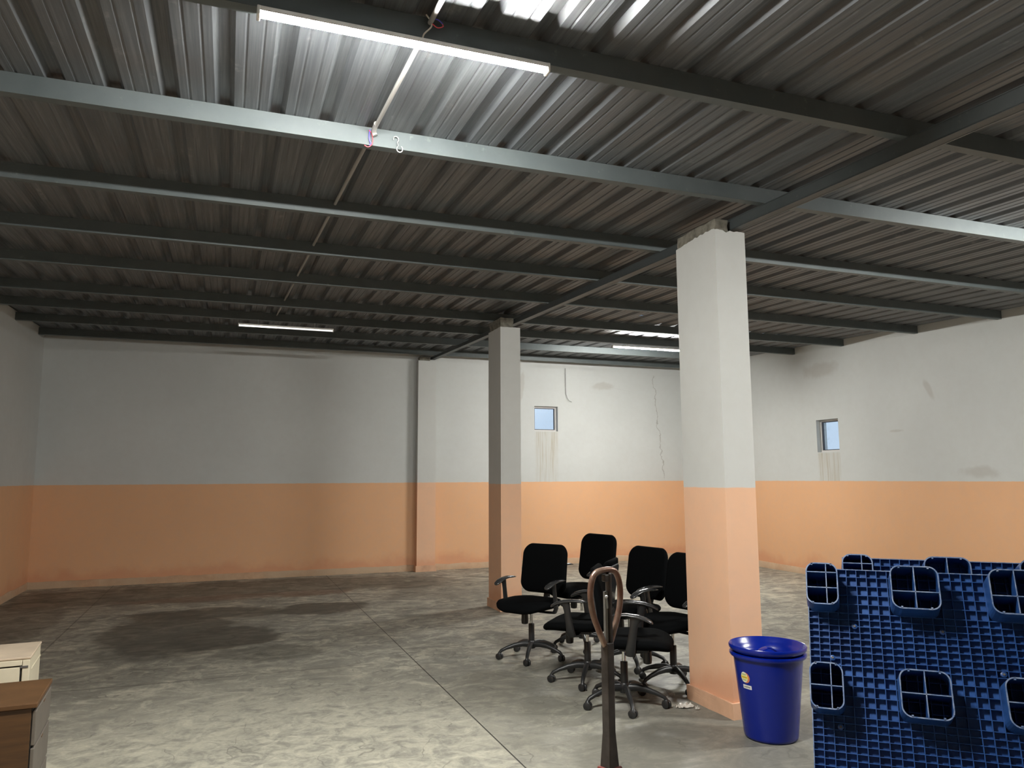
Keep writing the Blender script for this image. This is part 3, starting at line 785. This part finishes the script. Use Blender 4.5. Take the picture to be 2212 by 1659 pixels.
# ------------------------------------------------------------------ blue plastic pallets
M['pallet'] = (lambda t: (t.col(t.ramp(t.noise(9, 5, .65), [(.3, (.008, .040, .155)), (.7, (.020, .082, .270))])), t.rough(.42), t.m)[-1])(NT('blue_pallet_plastic'))
M['pallet_rim'] = (lambda t: (t.col(t.ramp(t.noise(30, 5, .65), [(.35, (.045, .10, .24)), (.65, (.22, .27, .38))])), t.rough(.5), t.m)[-1])(NT('scuffed_pallet_edge'))
PW, PS = 1.0, 1.165
def make_pallet():
    """local: X across, Z up along the board, -Y = underside (towards the camera)"""
    e = empty('plastic_pallet')
    bm = bmesh.new(); box(bm, 0, PW, .026, .031, 0, PS); obj('top_deck', bm, M['pallet'], e)
    fx = [(.0695, .145), (.474, .205), (.879, .205)]; fz = [PS - .113, PS - .586, .118]; FH = .205
    cols = [i * PW / 22 for i in range(23)]
    rows = []; z = 0
    def near_foot(z): return any(abs(z - c) < FH / 2 + .005 for c in fz)
    while z < PS - .012:
        rows.append(z); z += .045 if near_foot(z + .02) else .031
    rows.append(PS)
    bm = bmesh.new(); th = .0016
    for x in cols:
        xx = min(max(x, th), PW - th); box(bm, xx - th, xx + th, 0, .026, 0, PS)
    for z in rows:
        zz = min(max(z, th), PS - th); box(bm, 0, PW, .001, .026, zz - th, zz + th)
    obj('rib_grid', bm, M['pallet'], e)
    bm = bmesh.new()
    for g in (.002,):
        box(bm, 0, PW, -.001, .001, PS - .004, PS); box(bm, 0, PW, -.001, .001, 0, .004); box(bm, -.001, .003, -.001, .001, 0, PS); box(bm, PW - .003, PW + .001, -.001, .001, 0, PS)
    obj('edge_strip', bm, M['pallet_rim'], e)
    T = .123
    for (cx_, fw) in fx:
        for cz in fz:
            bm = bmesh.new(); w, h = fw, FH; r = .042
            n = 6; O0 = rrect(w + .006, h + .006, r, n); O1 = rrect(w, h, r, n); I1 = rrect(w - .011, h - .011, r - .005, n); I0 = rrect(w - .006, h - .006, r - .004, n)
            def ring(P, y): return [bm.verts.new((cx_ + u, y, cz + v)) for u, v in P]
            a = ring(O0, .02); b = ring(O1, -T + .004); c = ring(I1, -T + .004); d = ring(I0, .02); m_ = len(a)
            for A, B in ((a, b), (d, c)):
                for k in range(m_): bm.faces.new((A[k], A[(k + 1) % m_], B[(k + 1) % m_], B[k]))
            bm.faces.new(a)
            # floor of the cup and its cross webs
            bm.faces.new(d[::-1])
            px = cx_ + w * .14 if fw < .2 else cx_ + (0.0)
            box(bm, px - .002, px + .002, -T + .004, .02, cz - h / 2 + .004, cz + h / 2 - .004)
            pz = cz - h * .10 if cz > PS - .3 else cz
            box(bm, cx_ - w / 2 + .004, cx_ + w / 2 - .004, -T + .004, .02, pz - .002, pz + .002)
            if fw < .2 and cz > PS - .3: box(bm, cx_ - w / 2 + .004, cx_ + w / 2 - .004, -T + .004, .02, cz + h * .27 - .002, cz + h * .27 + .002)
            f = obj('foot', bm, M['pallet'], e)
            bm = bmesh.new()
            a = ring(O1, -T); b = ring(I1, -T); c = ring(O1, -T + .0045); d = ring(I1, -T + .0045)
            for A, B in ((a, b), (c, d), (a, c), (b, d)):
                for k in range(m_): bm.faces.new((A[k], A[(k + 1) % m_], B[(k + 1) % m_], B[k]))
            box(bm, px - .0022, px + .0022, -T, -T + .0045, cz - h / 2 + .004, cz + h / 2 - .004)
            box(bm, cx_ - w / 2 + .004, cx_ + w / 2 - .004, -T, -T + .0045, pz - .0022, pz + .0022)
            if fw < .2 and cz > PS - .3: box(bm, cx_ - w / 2 + .004, cx_ + w / 2 - .004, -T, -T + .0045, cz + h * .27 - .0022, cz + h * .27 + .0022)
            # gusset nubs
            for sx, sz in ((-.3, .5), (.3, .5), (-.3, -.5), (.3, -.5)):
                zc = cz + sz * (h - .014); box(bm, cx_ + sx * w - .004, cx_ + sx * w + .004, -T, -T + .01, zc - .005, zc + .005)
            obj('foot_rim', bm, M['pallet_rim'], f)
    for (bx, bz) in ((.205, PS - .28), (.10, PS - .435), (.58, PS - .28), (.12, PS - .74), (.62, PS - .92), (.80, PS - .45)):
        bm = bmesh.new(); sweep(bm, [(bx, .026, bz), (bx, .002, bz), (bx, .0, bz)], [.014, .013, .010], 16); o = obj('screw_boss', bm, M['pallet'], e, smooth='auto')
        bm = bmesh.new(); sweep(bm, [(bx, .004, bz), (bx, -.003, bz)], .0055, 10); obj('screw_head', bm, M['wire_dark'], o)
    return e
pal0 = make_pallet()
def place_pallet(p, px, py, az, lean, label):
    d = Vector((math.sin(az), math.cos(az), 0)); n = Vector((d.y, -d.x, 0))
    if n.dot(Vector((px, py, 0))) > 0: n = -n
    u = -n * math.sin(lean) + Vector((0, 0, math.cos(lean))); Nn = n * math.cos(lean) + Vector((0, 0, math.sin(lean)))
    m_ = Matrix((d, -Nn, u)).transposed().to_4x4(); m_.translation = Vector((px, py, 0)) + Vector((0, 0, .031 * math.sin(lean)))
    p.matrix_world = m_
    tag(p, label, 'pallet', 'blue plastic pallets leaning at the right')
AZ = 2.3204861; dd = Vector((math.sin(AZ), math.cos(AZ))); nb = Vector((-dd.y, dd.x))
place_pallet(pal0, 2.4745, 2.8516, AZ, .4221, 'front blue plastic pallet leaning on edge, feet towards the camera')
g, s_ = .335, .17
pal1 = copy_tree(pal0)
place_pallet(pal1, 2.4745 + g * nb.x + s_ * dd.x, 2.8516 + g * nb.y + s_ * dd.y, AZ, math.radians(19), 'rear blue plastic pallet, only its top strip showing above the front one')

# ------------------------------------------------------------------ blue bin with an upturned lid
M['bin'] = simple('royal_blue_plastic', (.0008, .012, .215), .24, spec=.5)
def bin_():
    e = empty('waste_bin', (3.105, 3.925, 0), 0); tag(e, 'royal blue plastic bin with its lid on, beside the nearest pillar', 'bin')
    H = .48
    bm = bmesh.new()
    prof = [(.140, .0), (.152, .006), (.156, .02), (.200, H - .03), (.203, H - .012), (.218, H - .010), (.224, H), (.222, H + .010), (.214, H + .014), (.205, H + .012), (.199, H - .01), (.196, H - .03), (.150, .025), (.05, .02)]
    lathe(bm, prof, 64); obj('bin_body', bm, M['bin'], e, smooth='auto', angle=50)
    z = H + .015
    bm = bmesh.new()
    lathe(bm, [(.04, z - .036), (.175, z - .034), (.186, z - .022), (.196, z - .002), (.212, z + .006), (.224, z + .018), (.227, z + .034), (.222, z + .042), (.214, z + .038), (.206, z + .014), (.192, z + .006), (.180, z - .018), (.172, z - .028), (.04, z - .030)], 64)
    lid = obj('lid', bm, M['bin'], e, smooth='auto', angle=50)
    bm = bmesh.new(); P = [(-.090 + .18 * i / 14, 0, z - .034 + .052 * math.sin(PI * i / 14)) for i in range(15)]
    a = math.radians(-12); P = [(p[0] * math.cos(a), p[0] * math.sin(a), p[2]) for p in P]
    sweep(bm, P, [(.006, .028)] * 15, 10, up=(0, 0, 1)); obj('lid_handle', bm, M['bin'], lid, smooth='auto')
    # stickers wrapped round the body
    def patch(nm, a0, z0, hw, hh, mat, shape, par, off=.0008):
        bm = bmesh.new(); n = 28
        def P(du, dz):
            zz = z0 + dz; r = .156 + (zz - .02) * (.200 - .156) / (H - .05) + off; aa = a0 + du / r
            return (r * math.cos(aa), r * math.sin(aa), zz)
        if shape == 'oval':
            c = bm.verts.new(P(0, 0)); rg = [bm.verts.new(P(hw * math.cos(2 * PI * k / n), hh * math.sin(2 * PI * k / n))) for k in range(n)]
            rh = [bm.verts.new(P(.5 * hw * math.cos(2 * PI * k / n), .5 * hh * math.sin(2 * PI * k / n))) for k in range(n)]
            for k in range(n): bm.faces.new((rg[k], rg[(k + 1) % n], rh[(k + 1) % n], rh[k])); bm.faces.new((c, rh[k], rh[(k + 1) % n]))
        else:
            g = [[bm.verts.new(P(-hw + 2 * hw * i / 8, s * hh)) for i in range(9)] for s in (-1, 1)]
            for i in range(8): bm.faces.new((g[0][i], g[0][i + 1], g[1][i + 1], g[1][i]))
        return obj(nm, bm, mat, par)
    YE = simple('sticker_yellow', (.80, .66, .10), .4); CR = simple('sticker_cream', (.72, .74, .60), .4); RE = simple('sticker_orange', (.60, .20, .08), .4); GR = simple('sticker_green', (.42, .46, .18), .4); WH = simple('sticker_white', (.74, .74, .70), .4); DK = simple('sticker_print', (.12, .11, .09), .5); BR = simple('sticker_brown', (.48, .33, .04), .4)
    a0 = math.radians(186)
    s = patch('sticker', a0 + .05, .362, .030, .030, RE, 'oval', e, .0006); s['label'] = 'round yellow and white sticker'
    patch('sticker_disc', a0, .364, .026, .030, CR, 'oval', s, .0012)
    patch('sticker_shade', a0, .380, .017, .005, GR, 'rect', s, .0016); patch('sticker_shade', a0, .348, .016, .004, GR, 'rect', s, .0016)
    patch('sticker_band', a0 + .01, .364, .027, .0085, YE, 'rect', s, .0020); patch('sticker_print', a0 + .01, .364, .020, .0035, BR, 'rect', s, .0024)
    s2 = patch('price_label', a0 + .08, .310, .031, .011, WH, 'rect', e, .0008); s2['label'] = 'small white label with faded print'
    rnd = random.Random(4)
    for k in range(7):
        patch('label_print', a0 + .08 + (-.020 + .0066 * k) / .18, .310 + rnd.uniform(-.001, .001), .0022, rnd.uniform(.004, .006), DK, 'rect', s2, .0014)
    return e
bin_()

# ------------------------------------------------------------------ drawer pedestal and cream cabinet at the left
M['wood'] = (lambda t: (t.col(t.ramp(t.noise(1, 5, .6, stretch=(3, 3, 40)), [(.3, (.045, .021, .007)), (.7, (.085, .040, .013))])), t.rough(.5), t.m)[-1])(NT('brown_wood_laminate'))
M['wood_top'] = simple('brown_wood_top', (.095, .048, .020), .6, spec=.25, nscale=8, namp=.15)
M['drawer'] = simple('taupe_drawer_front', (.11, .095, .078), .55, nscale=8, namp=.1)
M['dark'] = simple('dark_gap', (.012, .01, .008), .8)
M['cream'] = simple('cream_enamel', (.62, .56, .42), .42, nscale=5, namp=.08)
M['cream_dirty'] = simple('cream_enamel_stained', (.52, .42, .31), .5, nscale=4, namp=.16)
def pedestal():
    e = empty('drawer_pedestal', (-.955, 4.08, 0), .058); tag(e, 'brown wooden drawer pedestal with taupe drawer fronts, bottom left', 'drawer unit')
    # world box x -1.22..-.735, y 3.87..4.30
    bm = bmesh.new(); box(bm, -.24, .205, -.215, .215, .03, .578); obj('carcass', bm, M['wood'], e, bevel=.002)
    bm = bmesh.new(); box(bm, -.25, .226, -.225, .222, .580, .60); obj('top_panel', bm, M['wood_top'], e, bevel=.003)
    bm = bmesh.new(); box(bm, .206, .2075, -.212, .212, .04, .577); obj('shadow_gap', bm, M['dark'], e)
    for k, (z0, z1) in enumerate([(.425, .565), (.262, .413), (.05, .250)]):
        bm = bmesh.new(); box(bm, .209, .224, -.213, .213, z0, z1); d = obj('drawer', bm, M['drawer'], e, bevel=.003)
        bm = bmesh.new(); sweep(bm, bez((.222, -.11, z1 - .05), (.262, -.09, z1 - .045), (.262, -.01, z1 - .045), (.222, .01, z1 - .05), 12), [(.006, .010)] * 13, 10, up=(0, 0, 1)) if k == 2 else box(bm, .2235, .2255, -.02, .02, z1 - .012, z1 - .006)
        obj('handle', bm, M['wood_top'], d, smooth='auto')
    for sx in (-.2, .17):
        for sy in (-.18, .18):
            bm = bmesh.new(); lathe(bm, [(.02, 0), (.022, .005), (.018, .03)], 14, sx, sy); obj('glide_foot', bm, M['blackplastic'], e, smooth='auto')
pedestal()
def cabinet():
    # front right corner (-.897, 4.594), 0.40 deep, 0.65 high, turned slightly
    e = empty('steel_cabinet', (-1.30, 4.79, 0), .08); tag(e, 'cream enamelled steel cabinet behind the brown drawer pedestal', 'cabinet')
    X1 = .385; Y0 = -.20; Y1 = .202; H = .65
    bm = bmesh.new(); box(bm, -X1, X1, Y0, Y1, .04, H - .012); obj('carcass', bm, M['cream'], e, bevel=.003)
    bm = bmesh.new(); box(bm, -X1 - .004, X1 + .004, Y0 - .006, Y1, H - .012, H); obj('top_sheet', bm, M['cream_dirty'], e, bevel=.004)
    bm = bmesh.new(); box(bm, X1 + .0005, X1 + .004, Y0 + .06, Y1 - .01, H - .075, H - .068); obj('side_seam', bm, M['cream'], e)
    for sgn in (-1, 1):
        bm = bmesh.new(); x = sgn * (X1 - .016); box(bm, x - .016, x + .016, Y0 - .010, Y0 + .004, .04, H - .014); obj('stile', bm, M['cream'], e, bevel=.002)
    bm = bmesh.new(); box(bm, -X1 + .034, X1 - .034, Y0 - .010, Y0 + .004, H - .040, H - .014); obj('top_rail', bm, M['cream'], e, bevel=.002)
    bm = bmesh.new(); box(bm, -X1 + .034, X1 - .034, Y0 - .001, Y0 + .002, .05, H - .041); obj('door_gap', bm, M['dark'], e)
    bm = bmesh.new(); box(bm, -X1 + .038, X1 - .042, Y0 - .012, Y0 + .001, .05, H - .048); dr = obj('door', bm, M['cream'], e, bevel=.002)
    bm = bmesh.new(); box(bm, X1 - .041, X1 - .006, Y0 - .0135, Y0 - .009, H - .052, H - .042); obj('hinge', bm, M['wire_dark'], dr)
    bm = bmesh.new(); sweep(bm, [(-X1 + .10, Y0 - .010, .40), (-X1 + .10, Y0 - .035, .41), (-X1 + .10, Y0 - .035, .50), (-X1 + .10, Y0 - .010, .51)], .006, 10); obj('door_handle', bm, M['galv'], dr, smooth='auto')
    for sx in (-1, 1):
        for sy in (-.17, .17):
            bm = bmesh.new(); box(bm, sx * (X1 - .03) - .02, sx * (X1 - .03) + .02, sy - .02, sy + .02, 0, .045); obj('leg', bm, M['cream'], e)
cabinet()

# ------------------------------------------------------------------ litter by the nearest pillar
def scrap(x, y, r, label, seed):
    bm = bmesh.new(); rnd = random.Random(seed); N = 14
    g = [[bm.verts.new((x + (i / N - .5) * r * 2, y + (j / N - .5) * r * 1.2, .006 + max(0, noise.noise(Vector((i * .5, j * .5, seed)))) * .03)) for j in range(N + 1)] for i in range(N + 1)]
    for i in range(N):
        for j in range(N):
            u, v = (i + .5) / N - .5, (j + .5) / N - .5
            if (u * u + v * v) ** .5 < .40 + .12 * noise.noise(Vector((u * 4, v * 4, seed))): bm.faces.new((g[i][j], g[i + 1][j], g[i + 1][j + 1], g[i][j + 1]))
    bmesh.ops.delete(bm, geom=[v for v in bm.verts if not v.link_faces], context='VERTS')
    t = simple('clear_film_%d' % seed, (.55, .53, .48), .22); 
    o = obj('plastic_wrap', bm, t, smooth=False); s = o.modifiers.new('t', 'SOLIDIFY'); s.thickness = .0008
    tag(o, label, 'litter', 'scraps of plastic on the floor')
scrap(2.955, 4.62, .085, 'crumpled pale plastic film on the floor under the chairs by the nearest pillar', 3)
scrap(3.0, 4.535, .022, 'tiny pale scrap on the floor at the corner of the nearest pillar', 5)
scrap(3.02, 4.88, .035, 'small white scrap beside a chair caster at the nearest pillar', 8)
